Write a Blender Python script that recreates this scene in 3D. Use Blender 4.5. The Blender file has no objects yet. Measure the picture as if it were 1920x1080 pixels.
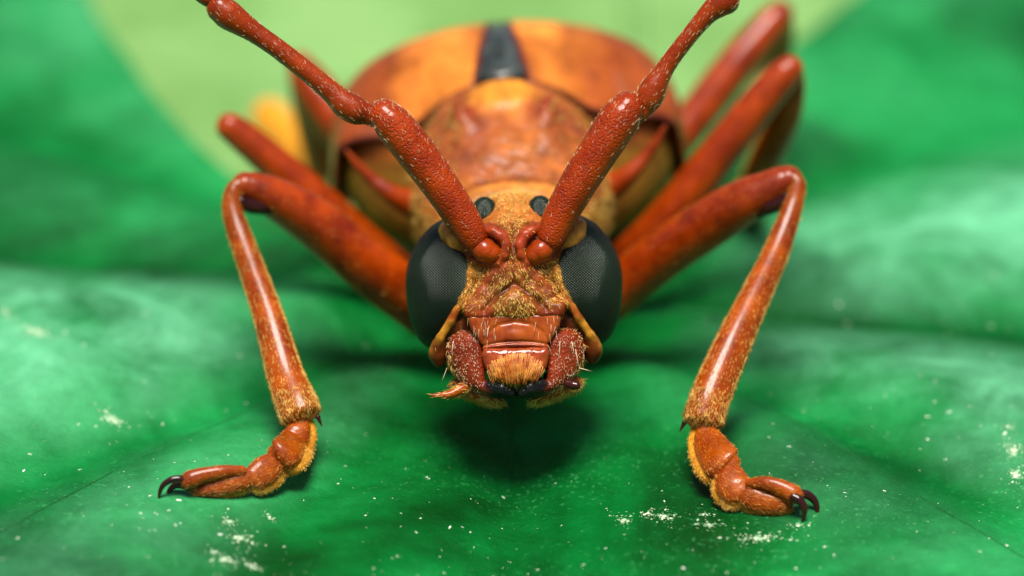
import bpy, math
import numpy as np
from mathutils import Vector
rng = np.random.default_rng(7)
SC = bpy.context.scene
COL = SC.collection
# ------------------------------------------------------------------ camera, sky, sun, exposure
# 1 unit = 1 cm; design unit = 1/400 cm
U = 400.0
PITCH = math.radians(25.0)
DIST = 20.0
DP = DIST * U
cP, sP = math.cos(PITCH), math.sin(PITCH)
AX, AU, AF = np.array([1., 0, 0]), np.array([0, sP, cP]), np.array([0, cP, -sP])
SC.unit_settings.scale_length = 0.01
cam = bpy.data.cameras.new('camera')
camo = bpy.data.objects.new('camera', cam); COL.objects.link(camo)
camo.location = tuple(-AF * DIST)
camo.rotation_euler = (math.pi / 2 - PITCH, 0, 0)
cam.sensor_width = 36.0
cam.lens = 36.0 * DIST / (1920 / U)
cam.clip_start = 0.5; cam.clip_end = 20000
cam.dof.use_dof = True
cam.dof.focus_distance = DIST + 0.06
cam.dof.aperture_fstop = cam.lens * 1e-3 / 0.70
SC.camera = camo
world = bpy.data.worlds.new('World'); SC.world = world; world.use_nodes = True
SUN_EL, SUN_AZ = math.radians(77), math.radians(186)      # azimuth clockwise from +Y
wn = world.node_tree.nodes; wl = world.node_tree.links
sky = wn.new('ShaderNodeTexSky'); sky.sky_type = 'NISHITA'; sky.sun_disc = False
sky.sun_elevation = SUN_EL; sky.sun_rotation = SUN_AZ
sky.air_density = 1.0; sky.dust_density = 3.0; sky.ozone_density = 0.6
wl.new(sky.outputs[0], wn['Background'].inputs[0]); wn['Background'].inputs[1].default_value = 0.05
sun = bpy.data.lights.new('sun', 'SUN'); sun.energy = 4.2; sun.angle = math.radians(26); sun.color = (1.0, 0.95, 0.88)
suno = bpy.data.objects.new('sun', sun); COL.objects.link(suno)
sd = Vector((math.sin(SUN_AZ) * math.cos(SUN_EL), math.cos(SUN_AZ) * math.cos(SUN_EL), math.sin(SUN_EL)))
suno.rotation_euler = sd.to_track_quat('Z', 'Y').to_euler(); suno.location = tuple(sd * 40)
vs = SC.view_settings; vs.view_transform = 'Standard'; vs.look = 'None'; vs.exposure = 0.5; vs.gamma = 1.0
SC.render.engine = 'CYCLES'; SC.cycles.use_denoising = True; SC.cycles.max_bounces = 8

# ------------------------------------------------------------------ coordinate helpers
def loc2w(p):                      # (right, up, away) in design units -> world cm
    p = np.asarray(p, float)
    return (p[..., 0:1] * AX + p[..., 1:2] * AU + p[..., 2:3] * AF) / U
def pix(px, py, d):                # photograph pixel at depth d beyond the focus plane -> design coords
    s = 1 + d / DP
    return np.array([(px - 960) * s, (540 - py) * s, d])
def pw(px, py, d): return loc2w(pix(px, py, d))
def lin(*c):
    return tuple(((v / 255 / 12.92) if v / 255 <= .04045 else ((v / 255 + .055) / 1.055) ** 2.4) for v in c)

# ------------------------------------------------------------------ mesh helpers
def mesh_obj(name, V, polys, mat, parent=None, smooth=True, attrs=None):
    """V: world cm (n,3); polys: list of int arrays (m,k). Origin is set to the piece's centre."""
    V = np.asarray(V, np.float64)
    c = (V.min(0) + V.max(0)) / 2
    me = bpy.data.meshes.new(name)
    polys = [np.asarray(p, np.int32) for p in polys if len(p)]
    loops = np.concatenate([p.ravel() for p in polys])
    tot = np.concatenate([np.full(len(p), p.shape[1], np.int32) for p in polys])
    start = np.concatenate([[0], np.cumsum(tot)[:-1]]).astype(np.int32)
    me.vertices.add(len(V)); me.vertices.foreach_set('co', (V - c).astype(np.float32).ravel())
    me.loops.add(len(loops)); me.loops.foreach_set('vertex_index', loops)
    me.polygons.add(len(tot)); me.polygons.foreach_set('loop_start', start)
    me.polygons.foreach_set('loop_total', tot)
    me.polygons.foreach_set('use_smooth', np.full(len(tot), smooth))
    me.update(calc_edges=True); me.validate()
    for k, a in (attrs or {}).items():
        if a.ndim == 2:
            at = me.color_attributes.new(k, 'FLOAT_COLOR', 'POINT')
            at.data.foreach_set('color', np.c_[a, np.ones(len(a))].astype(np.float32).ravel())
        else:
            at = me.attributes.new(k, 'FLOAT', 'POINT')
            at.data.foreach_set('value', a.astype(np.float32))
    me.materials.append(mat)
    o = bpy.data.objects.new(name, me); COL.objects.link(o)
    par = np.zeros(3)
    if parent is not None:
        o.parent = parent
        par = np.array(wloc[parent.name])
    wloc[o.name] = c
    o.location = tuple(c - par)
    return o
wloc = {}
def empty(name, loc):
    o = bpy.data.objects.new(name, None); COL.objects.link(o); o.location = tuple(loc); o.empty_display_size = .2
    wloc[o.name] = np.array(loc, float)
    return o
def tris_of(polys):
    out = []
    for p in polys:
        p = np.asarray(p)
        if len(p) == 0: continue
        for k in range(1, p.shape[1] - 1): out.append(p[:, [0, k, k + 1]])
    return np.concatenate(out)

def catmull(P, n):
    P = np.asarray(P, float)
    Q = np.vstack([2 * P[0] - P[1], P, 2 * P[-1] - P[-2]])
    out = []
    for i in range(len(P) - 1):
        p0, p1, p2, p3 = Q[i:i + 4]
        t = np.linspace(0, 1, n, endpoint=False)[:, None]
        out.append(.5 * (2 * p1 + (p2 - p0) * t + (2 * p0 - 5 * p1 + 4 * p2 - p3) * t ** 2 + (3 * p1 - p0 - 3 * p2 + p3) * t ** 3))
    out.append(P[-1:])
    return np.vstack(out)

def tube_data(C, R, n=28, kd=1.0, ref=AF, caps=(1.0, 1.0)):
    """closed tube along world centres C with world radii R; kd scales the radius along ref."""
    m = len(C)
    T = np.gradient(C, axis=0); T /= np.linalg.norm(T, axis=1)[:, None]
    rings = []
    cap = 6
    kd = np.broadcast_to(kd, (m,))
    def ring(c, t, r, k):
        n1 = ref - t * np.dot(ref, t); l = np.linalg.norm(n1)
        n1 = n1 / l if l > 1e-6 else np.array([1., 0, 0])
        n2 = np.cross(t, n1)
        a = np.linspace(0, 2 * np.pi, n, endpoint=False)[:, None]
        return c + r * (np.cos(a) * n1 * k + np.sin(a) * n2)
    for j in range(cap, 0, -1):
        th = j / cap * math.pi / 2 * .985
        rings.append(ring(C[0] - T[0] * R[0] * math.sin(th) * caps[0], T[0], R[0] * math.cos(th), kd[0]))
    for i in range(m): rings.append(ring(C[i], T[i], R[i], kd[i]))
    for j in range(1, cap + 1):
        th = j / cap * math.pi / 2 * .985
        rings.append(ring(C[-1] + T[-1] * R[-1] * math.sin(th) * caps[1], T[-1], R[-1] * math.cos(th), kd[-1]))
    V = np.vstack(rings); k = len(rings)
    i = np.arange(k - 1)[:, None] * n; j = np.arange(n)[None]; j2 = (j + 1) % n
    q = np.stack([i + j, i + j2, i + n + j2, i + n + j], -1).reshape(-1, 4)
    return V, [q, np.arange(n)[None, ::-1], (np.arange(n) + (k - 1) * n)[None]]

def path_w(path, n=8):
    """path rows (px,py,d,r) -> smooth world centres and radii"""
    A = np.array([list(pw(*p[:3])) + [p[3] * (1 + p[2] / DP) / U] for p in path])
    A = catmull(A, n)
    return A[:, :3], np.maximum(A[:, 3], 1e-4)

def tube(name, path, mat, parent, n=28, sub=8, kd=1.0, caps=(1, 1), ref=AF):
    C, R = path_w(path, sub)
    V, P = tube_data(C, R, n, kd, ref, caps)
    o = mesh_obj(name, V, P, mat, parent)
    DATA[o.name] = (V, P, C)
    return o
DATA = {}

def setae(name, parent, V, polys, count, length, radius, mat, comb=None, lift=.6, mask=None, jit=.35, bend=.35, seed=1, segs=2, kind='stuff', nrm_ok=None):
    """fine hairs rooted on a surface; V world cm; length/radius in design units"""
    r = np.random.default_rng(seed)
    T = tris_of(polys)
    a, b, c = V[T[:, 0]], V[T[:, 1]], V[T[:, 2]]
    nr = np.cross(b - a, c - a); ar = np.linalg.norm(nr, axis=1); nr = nr / np.maximum(ar, 1e-12)[:, None]
    w = ar.copy()
    cen = (a + b + c) / 3
    if mask is not None: w = w * np.clip(mask(cen, nr, T), 0, None)
    if w.sum() <= 0: return None
    idx = r.choice(len(T), count, p=w / w.sum())
    u, v = r.random(count), r.random(count); f = u + v > 1; u[f], v[f] = 1 - u[f], 1 - v[f]
    P = a[idx] + (b - a)[idx] * u[:, None] + (c - a)[idx] * v[:, None]
    N = nr[idx]
    cb = comb(P, N) if callable(comb) else np.broadcast_to(np.zeros(3) if comb is None else np.asarray(comb, float), P.shape)
    cb = cb - N * (cb * N).sum(1)[:, None]
    D = N * lift + cb + r.normal(0, jit, P.shape)
    D /= np.linalg.norm(D, axis=1)[:, None]
    L = (length * (0.55 + .7 * r.random(count)) / U)[:, None]
    R = (radius * (0.7 + .6 * r.random(count)) / U)[:, None]
    return hairs(name, parent, P - D * L * .08, D, cb * bend - N * bend * .3, L, R, mat, segs)

def hairs(name, parent, P, D, B, L, R, mat, segs=2):
    count = len(P)
    ref = np.where(np.abs(D[:, 2:3]) < .9, np.array([[0, 0, 1.]]), np.array([[1., 0, 0]]))
    n1 = np.cross(D, ref); n1 /= np.linalg.norm(n1, axis=1)[:, None]; n2 = np.cross(D, n1)
    VV = []
    for s in range(segs):
        t = s / segs
        cpos = P + D * L * t + B * L * t * t
        for k in range(3):
            an = 2 * math.pi * k / 3
            VV.append(cpos + (n1 * math.cos(an) + n2 * math.sin(an)) * R * (1 - .75 * t))
    VV.append(P + D * L + B * L)
    m = len(VV)
    V = np.stack(VV, 1).reshape(-1, 3)
    base = (np.arange(count) * m)[:, None]
    Q = []
    Tt = []
    for s in range(segs - 1):
        for k in range(3):
            k2 = (k + 1) % 3
            Q.append(base + np.array([[s * 3 + k, s * 3 + k2, s * 3 + 3 + k2, s * 3 + 3 + k]]))
    for k in range(3):
        Tt.append(base + np.array([[(segs - 1) * 3 + k, (segs - 1) * 3 + (k + 1) % 3, m - 1]]))
    polys = ([np.concatenate(Q)] if Q else []) + [np.concatenate(Tt)]
    o = mesh_obj(name, V, polys, mat, parent)
    o['kind'] = 'stuff'
    return o

# ---- implicit surfaces (smooth unions), meshed with surface nets
class Field:
    def __init__(self, lo, hi, h):
        self.h = h
        self.ax = [np.arange(lo[i], hi[i] + h, h, dtype=np.float32) for i in range(3)]
        self.F = np.full([len(a) for a in self.ax], 1e3, np.float32)
        self.prims = []
    def add(self, prim, k=8., col=None, sub=False, mirror=True):
        fn, blo, bhi = prim
        m = max(3 * k, 4 * self.h)
        sl, pts = [], []
        for i in range(3):
            a = self.ax[i]
            if i == 0 and mirror:
                s = slice(np.searchsorted(a, -bhi[0] - m), np.searchsorted(a, bhi[0] + m))
            else:
                s = slice(np.searchsorted(a, blo[i] - m), np.searchsorted(a, bhi[i] + m))
            sl.append(s); pts.append(a[s])
        X, Y, Z = np.meshgrid(*pts, indexing='ij', sparse=True)
        d = fn(np.abs(X) if mirror else X, Y, Z).astype(np.float32)
        sl = tuple(sl); f = self.F[sl]
        if sub:
            h = np.clip(.5 - .5 * (f + d) / k, 0, 1); self.F[sl] = f * (1 - h) + (-d) * h + k * h * (1 - h)
        else:
            h = np.clip(.5 + .5 * (f - d) / k, 0, 1); self.F[sl] = f * (1 - h) + d * h - k * h * (1 - h)
            self.prims.append((fn, col, mirror))
    def disp(self, fn):
        X, Y, Z = np.meshgrid(*self.ax, indexing='ij', sparse=True)
        self.F += fn(X, Y, Z).astype(np.float32)
    def colors(self, P, soft=5.):
        n = len(P); W = np.zeros(n); C = 0
        for fn, col, mir in self.prims:
            x = np.abs(P[:, 0]) if mir else P[:, 0]
            w = np.exp(-np.clip(fn(x, P[:, 1], P[:, 2]), -60, 60) / soft)
            W += w; C = C + w[:, None] * np.asarray(col)[None]
        return C / W[:, None]
    def mesh(self, smooth=2, lh=True):
        F = self.F; s = F < 0
        nx, ny, nz = F.shape
        corner = [(i, j, k) for i in (0, 1) for j in (0, 1) for k in (0, 1)]
        cnt = sum(s[i:nx - 1 + i, j:ny - 1 + j, k:nz - 1 + k].astype(np.uint8) for i, j, k in corner)
        act = (cnt > 0) & (cnt < 8)
        I = np.argwhere(act); n = len(I)
        idx = np.full(act.shape, -1, np.int32); idx[act] = np.arange(n)
        acc = np.zeros((n, 3)); num = np.zeros(n)
        for a in corner:
            for dd in range(3):
                if a[dd]: continue
                b = list(a); b[dd] = 1
                fa = F[I[:, 0] + a[0], I[:, 1] + a[1], I[:, 2] + a[2]]
                fb = F[I[:, 0] + b[0], I[:, 1] + b[1], I[:, 2] + b[2]]
                m = (fa < 0) != (fb < 0)
                t = np.where(m, fa / np.where(m, fa - fb, 1), 0)
                p = np.tile(np.array(a, float), (n, 1)); p[:, dd] = t
                acc += p * m[:, None]; num += m
        V = (I + acc / num[:, None]) * self.h + np.array([a[0] for a in self.ax])
        Q = []
        for dd in range(3):
            o1, o2 = [i for i in range(3) if i != dd]
            sa = [slice(0, None)] * 3; sb = [slice(0, None)] * 3
            sa[dd] = slice(0, -1); sb[dd] = slice(1, None)
            A, B = s[tuple(sa)], s[tuple(sb)]
            E = np.argwhere(A != B)
            E = E[(E[:, o1] > 0) & (E[:, o2] > 0) & (E[:, o1] < F.shape[o1] - 1) & (E[:, o2] < F.shape[o2] - 1)]
            q = []
            for (u, v) in ((-1, -1), (0, -1), (0, 0), (-1, 0)):
                c = E.copy(); c[:, o1] += u; c[:, o2] += v
                q.append(idx[c[:, 0], c[:, 1], c[:, 2]])
            q = np.stack(q, 1)
            ins = A[E[:, 0], E[:, 1], E[:, 2]]
            flip = ins if dd != 1 else ~ins
            q[~flip] = q[~flip][:, ::-1]
            Q.append(q)
        Q = np.concatenate(Q); Q = Q[(Q >= 0).all(1)]
        for _ in range(smooth):
            S = np.zeros_like(V); N = np.zeros(len(V))
            for k in range(4):
                for kk in (1, 3):
                    np.add.at(S, Q[:, k], V[Q[:, (k + kk) % 4]]); np.add.at(N, Q[:, k], 1)
            V = V * .5 + .5 * S / np.maximum(N, 1)[:, None]
        return V, (Q[:, ::-1] if lh else Q)      # head coordinates are left-handed
def rotm(ax, ay, az):
    a, b, c = [math.radians(v) for v in (ax, ay, az)]
    Rx = np.array([[1, 0, 0], [0, math.cos(a), -math.sin(a)], [0, math.sin(a), math.cos(a)]])
    Ry = np.array([[math.cos(b), 0, math.sin(b)], [0, 1, 0], [-math.sin(b), 0, math.cos(b)]])
    Rz = np.array([[math.cos(c), -math.sin(c), 0], [math.sin(c), math.cos(c), 0], [0, 0, 1]])
    return Rz @ Ry @ Rx
def ell(c, r, rot=None):
    M = np.eye(3) if rot is None else rotm(*rot).T
    def f(X, Y, Z):
        x, y, z = X - c[0], Y - c[1], Z - c[2]
        if rot is not None:
            x, y, z = (M[i, 0] * x + M[i, 1] * y + M[i, 2] * z for i in range(3))
        k0 = np.sqrt((x / r[0]) ** 2 + (y / r[1]) ** 2 + (z / r[2]) ** 2)
        k1 = np.sqrt((x / r[0] ** 2) ** 2 + (y / r[1] ** 2) ** 2 + (z / r[2] ** 2) ** 2)
        return k0 * (k0 - 1) / np.maximum(k1, 1e-6)
    R = max(r) if rot is not None else None
    rr = [R] * 3 if R else r
    return f, [c[i] - rr[i] for i in range(3)], [c[i] + rr[i] for i in range(3)]
def cone(a, b, ra, rb):
    a, b = np.array(a, float), np.array(b, float); ba = b - a; l2 = (ba ** 2).sum()
    def f(X, Y, Z):
        t = np.clip(((X - a[0]) * ba[0] + (Y - a[1]) * ba[1] + (Z - a[2]) * ba[2]) / l2, 0, 1)
        return np.sqrt((X - a[0] - t * ba[0]) ** 2 + (Y - a[1] - t * ba[1]) ** 2 + (Z - a[2] - t * ba[2]) ** 2) - (ra + (rb - ra) * t)
    m = max(ra, rb)
    return f, np.minimum(a, b) - m, np.maximum(a, b) + m
def chain(pts):
    return [cone(p[:3], q[:3], p[3], q[3]) for p, q in zip(pts[:-1], pts[1:])]
def rbox(c, hf, rd, rot=None):
    M = np.eye(3) if rot is None else rotm(*rot).T
    def f(X, Y, Z):
        x, y, z = X - c[0], Y - c[1], Z - c[2]
        if rot is not None:
            x, y, z = (M[i, 0] * x + M[i, 1] * y + M[i, 2] * z for i in range(3))
        qx, qy, qz = np.abs(x) - hf[0] + rd, np.abs(y) - hf[1] + rd, np.abs(z) - hf[2] + rd
        return np.sqrt(np.maximum(qx, 0) ** 2 + np.maximum(qy, 0) ** 2 + np.maximum(qz, 0) ** 2) + np.minimum(np.maximum(qx, np.maximum(qy, qz)), 0) - rd
    R = np.array([np.linalg.norm(hf)] * 3) if rot is not None else np.array(hf)
    return f, np.array(c) - R, np.array(c) + R
def prism(poly, d0, d1, rd, tilt=(0, 0, 0), bulge=None):
    """rounded plate: outline poly in (x, up), thickness d0..d1; tilt = (x0, slope in x, slope in up)"""
    P = np.array(poly, float); hz, zc = (d1 - d0) / 2, (d1 + d0) / 2
    def f(X, Y, Z):
        X_, Y_ = X + 0 * Y, Y + 0 * X
        d = None; sgn = None
        for k in range(len(P)):
            a, b = P[k], P[k - 1]
            ex, ey = b - a; wx, wy = X_ - a[0], Y_ - a[1]
            t = np.clip((wx * ex + wy * ey) / (ex * ex + ey * ey), 0, 1)
            e = (wx - ex * t) ** 2 + (wy - ey * t) ** 2
            d = e if d is None else np.minimum(d, e)
            c1, c2, c3 = Y_ >= a[1], Y_ < b[1], ex * wy > ey * wx
            fl = (c1 & c2 & c3) | (~c1 & ~c2 & ~c3)
            sgn = np.where(fl, -1., 1.) if sgn is None else sgn * np.where(fl, -1., 1.)
        s2 = sgn * np.sqrt(d)
        zz = Z - zc - tilt[1] * (X_ - tilt[0]) - tilt[2] * (Y_ - P[:, 1].mean())
        if bulge: zz = zz + bulge * np.clip(-s2 / 30., 0, 1)
        q1, q2 = s2 + rd, np.abs(zz) - hz + rd
        return np.sqrt(np.maximum(q1, 0) ** 2 + np.maximum(q2, 0) ** 2) + np.minimum(np.maximum(q1, q2), 0) - rd
    pad = 14 + abs(tilt[1]) * 80
    return f, [P[:, 0].min(), P[:, 1].min(), d0 - pad], [P[:, 0].max(), P[:, 1].max(), d1 + pad]
def seg2(X, Y, pts):
    """2-D distance to a polyline"""
    d = None
    for (ax, ay), (bx, by) in zip(pts[:-1], pts[1:]):
        vx, vy = bx - ax, by - ay; l2 = vx * vx + vy * vy
        t = np.clip(((X - ax) * vx + (Y - ay) * vy) / l2, 0, 1)
        e = (X - ax - t * vx) ** 2 + (Y - ay - t * vy) ** 2
        d = e if d is None else np.minimum(d, e)
    return np.sqrt(d)
def wob(x, y, s=1.0, ph=0.):
    """smooth pseudo-random undulation, about -1..1"""
    v = 0
    for i, (a, b, p) in enumerate(((1.0, .37, .3), (-.46, 1.13, 1.7), (1.71, -.83, 2.9), (.71, 2.03, 4.1), (-2.3, 1.31, .9), (2.9, 1.9, 5.2))):
        v = v + np.sin((a * x + b * y) * s + p + ph) / (1 + .35 * i)
    return v / 3.0

# ------------------------------------------------------------------ materials
def mat_new(name):
    m = bpy.data.materials.new(name); m.use_nodes = True
    return m, m.node_tree.nodes, m.node_tree.links, m.node_tree.nodes['Principled BSDF']
def noise(n, l, scale, detail=4, rough=.6, coord=None, dist=0.):
    t = n.new('ShaderNodeTexNoise'); t.inputs['Scale'].default_value = scale; t.inputs['Detail'].default_value = detail
    t.inputs['Roughness'].default_value = rough; t.inputs['Distortion'].default_value = dist
    if coord is not None: l.new(coord, t.inputs['Vector'])
    return t
def ramp(n, l, src, stops):
    r = n.new('ShaderNodeValToRGB'); e = r.color_ramp.elements
    while len(e) < len(stops): e.new(.5)
    for i, (p, c) in enumerate(stops): e[i].position = p; e[i].color = (*c, 1) if len(c) == 3 else c
    l.new(src, r.inputs[0]); return r
def mixc(n, l, fac, a, b, mode='MIX'):
    m = n.new('ShaderNodeMix'); m.data_type = 'RGBA'; m.blend_type = mode
    for s, v in ((m.inputs[0], fac), (m.inputs[6], a), (m.inputs[7], b)):
        if hasattr(v, 'is_linked') or hasattr(v, 'links'): l.new(v, s)
        elif isinstance(v, (int, float)): s.default_value = v
        else: s.default_value = (*v, 1)
    return m.outputs[2]
def bump(n, l, h, strength, dist, prev=None):
    b = n.new('ShaderNodeBump'); b.inputs['Strength'].default_value = strength; b.inputs['Distance'].default_value = dist
    l.new(h, b.inputs['Height'])
    if prev is not None: l.new(prev, b.inputs['Normal'])
    return b.outputs[0]
def chitin(name, c1, c2, rough=.32, pits=0., pit_scale=70., fine=.3, nscale=6., coat=.3, sheen=0., sheen_col=(1, .42, .03), attr=None, pit_inv=False):
    m, n, l, b = mat_new(name)
    tc = n.new('ShaderNodeTexCoord').outputs['Object']
    ns = noise(n, l, nscale, 5, .65, tc)
    if attr:
        a = n.new('ShaderNodeAttribute'); a.attribute_name = attr
        v = ramp(n, l, ns.outputs[0], [(.3, (.5, .4, .35)), (.7, (1.45, 1.4, 1.3))])
        col = mixc(n, l, 1.0, a.outputs['Color'], v.outputs[0], 'MULTIPLY')
    else:
        col = ramp(n, l, ns.outputs[0], [(.32, c1), (.68, c2)]).outputs[0]
    l.new(col, b.inputs['Base Color'])
    if attr:
        f = n.new('ShaderNodeAttribute'); f.attribute_name = 'fuzz'
        mr = n.new('ShaderNodeMapRange'); mr.inputs[3].default_value = rough; mr.inputs[4].default_value = .75
        l.new(f.outputs['Fac'], mr.inputs[0]); l.new(mr.outputs[0], b.inputs['Roughness'])
    else:
        rr = n.new('ShaderNodeMapRange'); rr.inputs[3].default_value = rough * .75; rr.inputs[4].default_value = rough * 1.35
        l.new(noise(n, l, nscale * 4, 3, .6, tc).outputs[0], rr.inputs[0]); l.new(rr.outputs[0], b.inputs['Roughness'])
    prev = None
    if pits:
        v = n.new('ShaderNodeTexVoronoi'); v.feature = 'SMOOTH_F1'; v.inputs['Scale'].default_value = pit_scale
        v.inputs['Smoothness'].default_value = .35
        l.new(tc, v.inputs['Vector'])
        rp = ramp(n, l, v.outputs['Distance'], [(.05, (0, 0, 0)), (.5, (1, 1, 1))])
        prev = bump(n, l, rp.outputs[0], pits, (-.006 if pit_inv else .006), None)
    f2 = noise(n, l, 90, 4, .7, tc)
    prev = bump(n, l, f2.outputs[0], fine, .004, prev)
    l.new(prev, b.inputs['Normal'])
    b.inputs['Coat Weight'].default_value = coat; b.inputs['Coat Roughness'].default_value = .13
    b.inputs['Specular IOR Level'].default_value = .15
    if sheen:
        b.inputs['Sheen Weight'].default_value = sheen; b.inputs['Sheen Roughness'].default_value = .3
        b.inputs['Sheen Tint'].default_value = (*sheen_col, 1)
    return m
def hairmat(name, c1, c2, rough=.45, trans=0.):
    m, n, l, b = mat_new(name)
    tc = n.new('ShaderNodeTexCoord').outputs['Object']
    r = ramp(n, l, noise(n, l, 25, 2, .5, tc).outputs[0], [(.35, c1), (.65, c2)])
    l.new(r.outputs[0], b.inputs['Base Color']); b.inputs['Roughness'].default_value = rough
    b.inputs['Transmission Weight'].default_value = trans
    return m
M = {}
RED1, RED2 = (.15, .009, .0), (.42, .048, .0)
M['femur'] = chitin('femur_chitin', RED1, RED2, rough=.34, pits=.2, pit_scale=45, fine=.4, coat=.5, sheen=.4)
M['scape'] = chitin('scape_chitin', (.21, .014, .0), (.42, .046, .001), rough=.3, pits=.8, pit_scale=84, fine=.2, coat=.35)
M['flag'] = chitin('antenna_chitin', (.16, .012, .0), (.36, .042, .001), rough=.3, pits=.3, pit_scale=90, fine=.3, coat=.4, sheen=.45)
M['tibia'] = chitin('tibia_chitin', (.17, .016, .0), (.42, .075, .001), rough=.26, fine=.4, coat=.4, sheen=.6)
M['tarsus'] = chitin('tarsus_chitin', (.16, .016, .0), (.42, .08, .002), rough=.34, fine=.6, coat=.4, sheen=.5)
M['pad'] = chitin('tarsal_pad', (.6, .2, .01), (.85, .4, .03), rough=.8, fine=1., coat=0, sheen=.5)
M['claw'] = chitin('claw_chitin', (.012, .003, .003), (.05, .007, .005), rough=.16, fine=.05, coat=.6)
M['mandible'] = chitin('mandible_chitin', None, None, rough=.3, pits=.6, pit_scale=55, fine=.2, coat=.3, attr='tint', pit_inv=True)
M['head'] = chitin('head_chitin', None, None, rough=.28, fine=.6, nscale=14, coat=.15, attr='tint')
M['trunk'] = chitin('trunk_chitin', None, None, rough=.42, pits=.3, pit_scale=30, fine=.6, nscale=9, coat=.1, attr='tint')
M['elytron'] = chitin('elytron_chitin', None, None, attr='tint', rough=.4, pits=.5, pit_scale=18, fine=.5, nscale=4.5, coat=.3)
M['margin'] = chitin('elytron_margin', (.07, .012, .008), (.16, .03, .014), rough=.3, fine=.3, coat=.3)
M['red_gloss'] = chitin('glossy_red_chitin', (.2, .02, .006), (.42, .075, .012), rough=.18, fine=.12, nscale=9, coat=.6)
M['clypeus'] = chitin('clypeus_chitin', (.17, .013, .003), (.45, .09, .008), rough=.22, fine=.2, nscale=10, coat=.5)
M['scutellum'] = chitin('scutellum_chitin', (.012, .016, .015), (.07, .085, .08), rough=.14, fine=.3, nscale=8, coat=.4)
M['gold'] = hairmat('golden_hair', (.55, .24, .02), (.9, .6, .14))
M['paleh'] = hairmat('pale_hair', (.65, .42, .2), (.9, .75, .5), .35)
M['orangeh'] = hairmat('orange_hair', (.5, .11, .01), (.85, .36, .06), .35)
m, n, l, b = mat_new('compound_eye')
tc = n.new('ShaderNodeTexCoord').outputs['Object']
r = ramp(n, l, noise(n, l, 3, 3, .5, tc).outputs[0], [(.3, (.006, .012, .006)), (.7, (.014, .026, .013))])
l.new(r.outputs[0], b.inputs['Base Color']); b.inputs['Roughness'].default_value = .1; b.inputs['Specular IOR Level'].default_value = .35; b.inputs['Coat Weight'].default_value = .0
b.inputs['Coat Roughness'].default_value = .12
M['eye'] = m
def leaf_mat(name, dark, mid, pale, rough, mott=1.0, spec=.5, painted_sheen=None):
    m, n, l, b = mat_new(name)
    tc = n.new('ShaderNodeTexCoord').outputs['Object']
    a = noise(n, l, .62, 4, .55, tc, .5)
    c = ramp(n, l, a.outputs[0], [(.38, dark), (.5, mid), (.63, pale)]).outputs[0]
    if painted_sheen:
        at = n.new('ShaderNodeAttribute'); at.attribute_name = 'painted_sheen'  # mask for the glossy light sheen painted into the leaf colour
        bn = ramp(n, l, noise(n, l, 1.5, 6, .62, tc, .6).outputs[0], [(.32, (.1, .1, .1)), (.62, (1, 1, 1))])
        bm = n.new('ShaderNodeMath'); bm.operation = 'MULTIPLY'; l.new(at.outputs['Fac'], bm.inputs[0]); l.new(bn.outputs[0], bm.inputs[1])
        c = mixc(n, l, bm.outputs[0], c, painted_sheen)
    bb = noise(n, l, 6, 6, .7, tc)
    v = ramp(n, l, bb.outputs[0], [(.35, (.75, .8, .78)), (.68, (1.2, 1.15, 1.2))])
    c = mixc(n, l, mott, c, v.outputs[0], 'MULTIPLY')
    # fine pale speckle and dull bloom of the cuticle
    sp = noise(n, l, 38, 3, .75, tc)
    s = ramp(n, l, sp.outputs[0], [(.58, (0, 0, 0)), (.74, (1, 1, 1))])
    pt = noise(n, l, 1.3, 3, .5, tc)
    p = ramp(n, l, pt.outputs[0], [(.4, (0, 0, 0)), (.66, (.8, .8, .8))])
    f = n.new('ShaderNodeMath'); f.operation = 'MULTIPLY'; l.new(s.outputs[0], f.inputs[0]); l.new(p.outputs[0], f.inputs[1])
    c = mixc(n, l, f.outputs[0], c, tuple(min(1, q * 1.6 + .06) for q in pale))
    l.new(c, b.inputs['Base Color'])
    rr = n.new('ShaderNodeMapRange'); rr.inputs[3].default_value = rough * .8; rr.inputs[4].default_value = rough * 1.35
    l.new(bb.outputs[0], rr.inputs[0]); l.new(rr.outputs[0], b.inputs['Roughness'])
    b.inputs['Specular IOR Level'].default_value = spec
    nb = bump(n, l, noise(n, l, 9, 5, .6, tc).outputs[0], .3, .02)
    vo = n.new('ShaderNodeTexVoronoi'); vo.feature = 'DISTANCE_TO_EDGE'; vo.inputs['Scale'].default_value = 26; l.new(tc, vo.inputs['Vector'])
    nb = bump(n, l, ramp(n, l, vo.outputs[0], [(0, (0, 0, 0)), (.16, (1, 1, 1))]).outputs[0], .3, .005, nb)
    nb = bump(n, l, noise(n, l, 55, 5, .75, tc).outputs[0], .5, .008, nb)
    l.new(nb, b.inputs['Normal'])
    return m
M['leaf'] = leaf_mat('leaf_green', (.0, .05, .005), (.0, .13, .018), (.008, .24, .05), .36, 1., .12, (.13, .48, .24))  # last colour is the mint of the painted light sheen
M['pale_leaf'] = leaf_mat('pale_leaf_green', (.14, .29, .075), (.17, .34, .1), (.21, .39, .125), .6, .5, .15)
M['vein'] = leaf_mat('leaf_vein', (.0, .06, .008), (.002, .13, .025), (.02, .22, .06), .45, 1., .3)
M['dust'] = hairmat('white_dust', (.45, .55, .42), (.85, .9, .8), .7)
M['crust'] = hairmat('pale_crust', (.3, .5, .28), (.7, .78, .55), .8)
m, n, l, b = mat_new('ground_litter')
tc = n.new('ShaderNodeTexCoord').outputs['Object']
r = ramp(n, l, noise(n, l, .08, 8, .7, tc).outputs[0], [(.35, (.03, .06, .012)), (.5, (.06, .1, .02)), (.65, (.07, .05, .025))])
l.new(r.outputs[0], b.inputs['Base Color']); b.inputs['Roughness'].default_value = .9
M['ground'] = m

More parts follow.
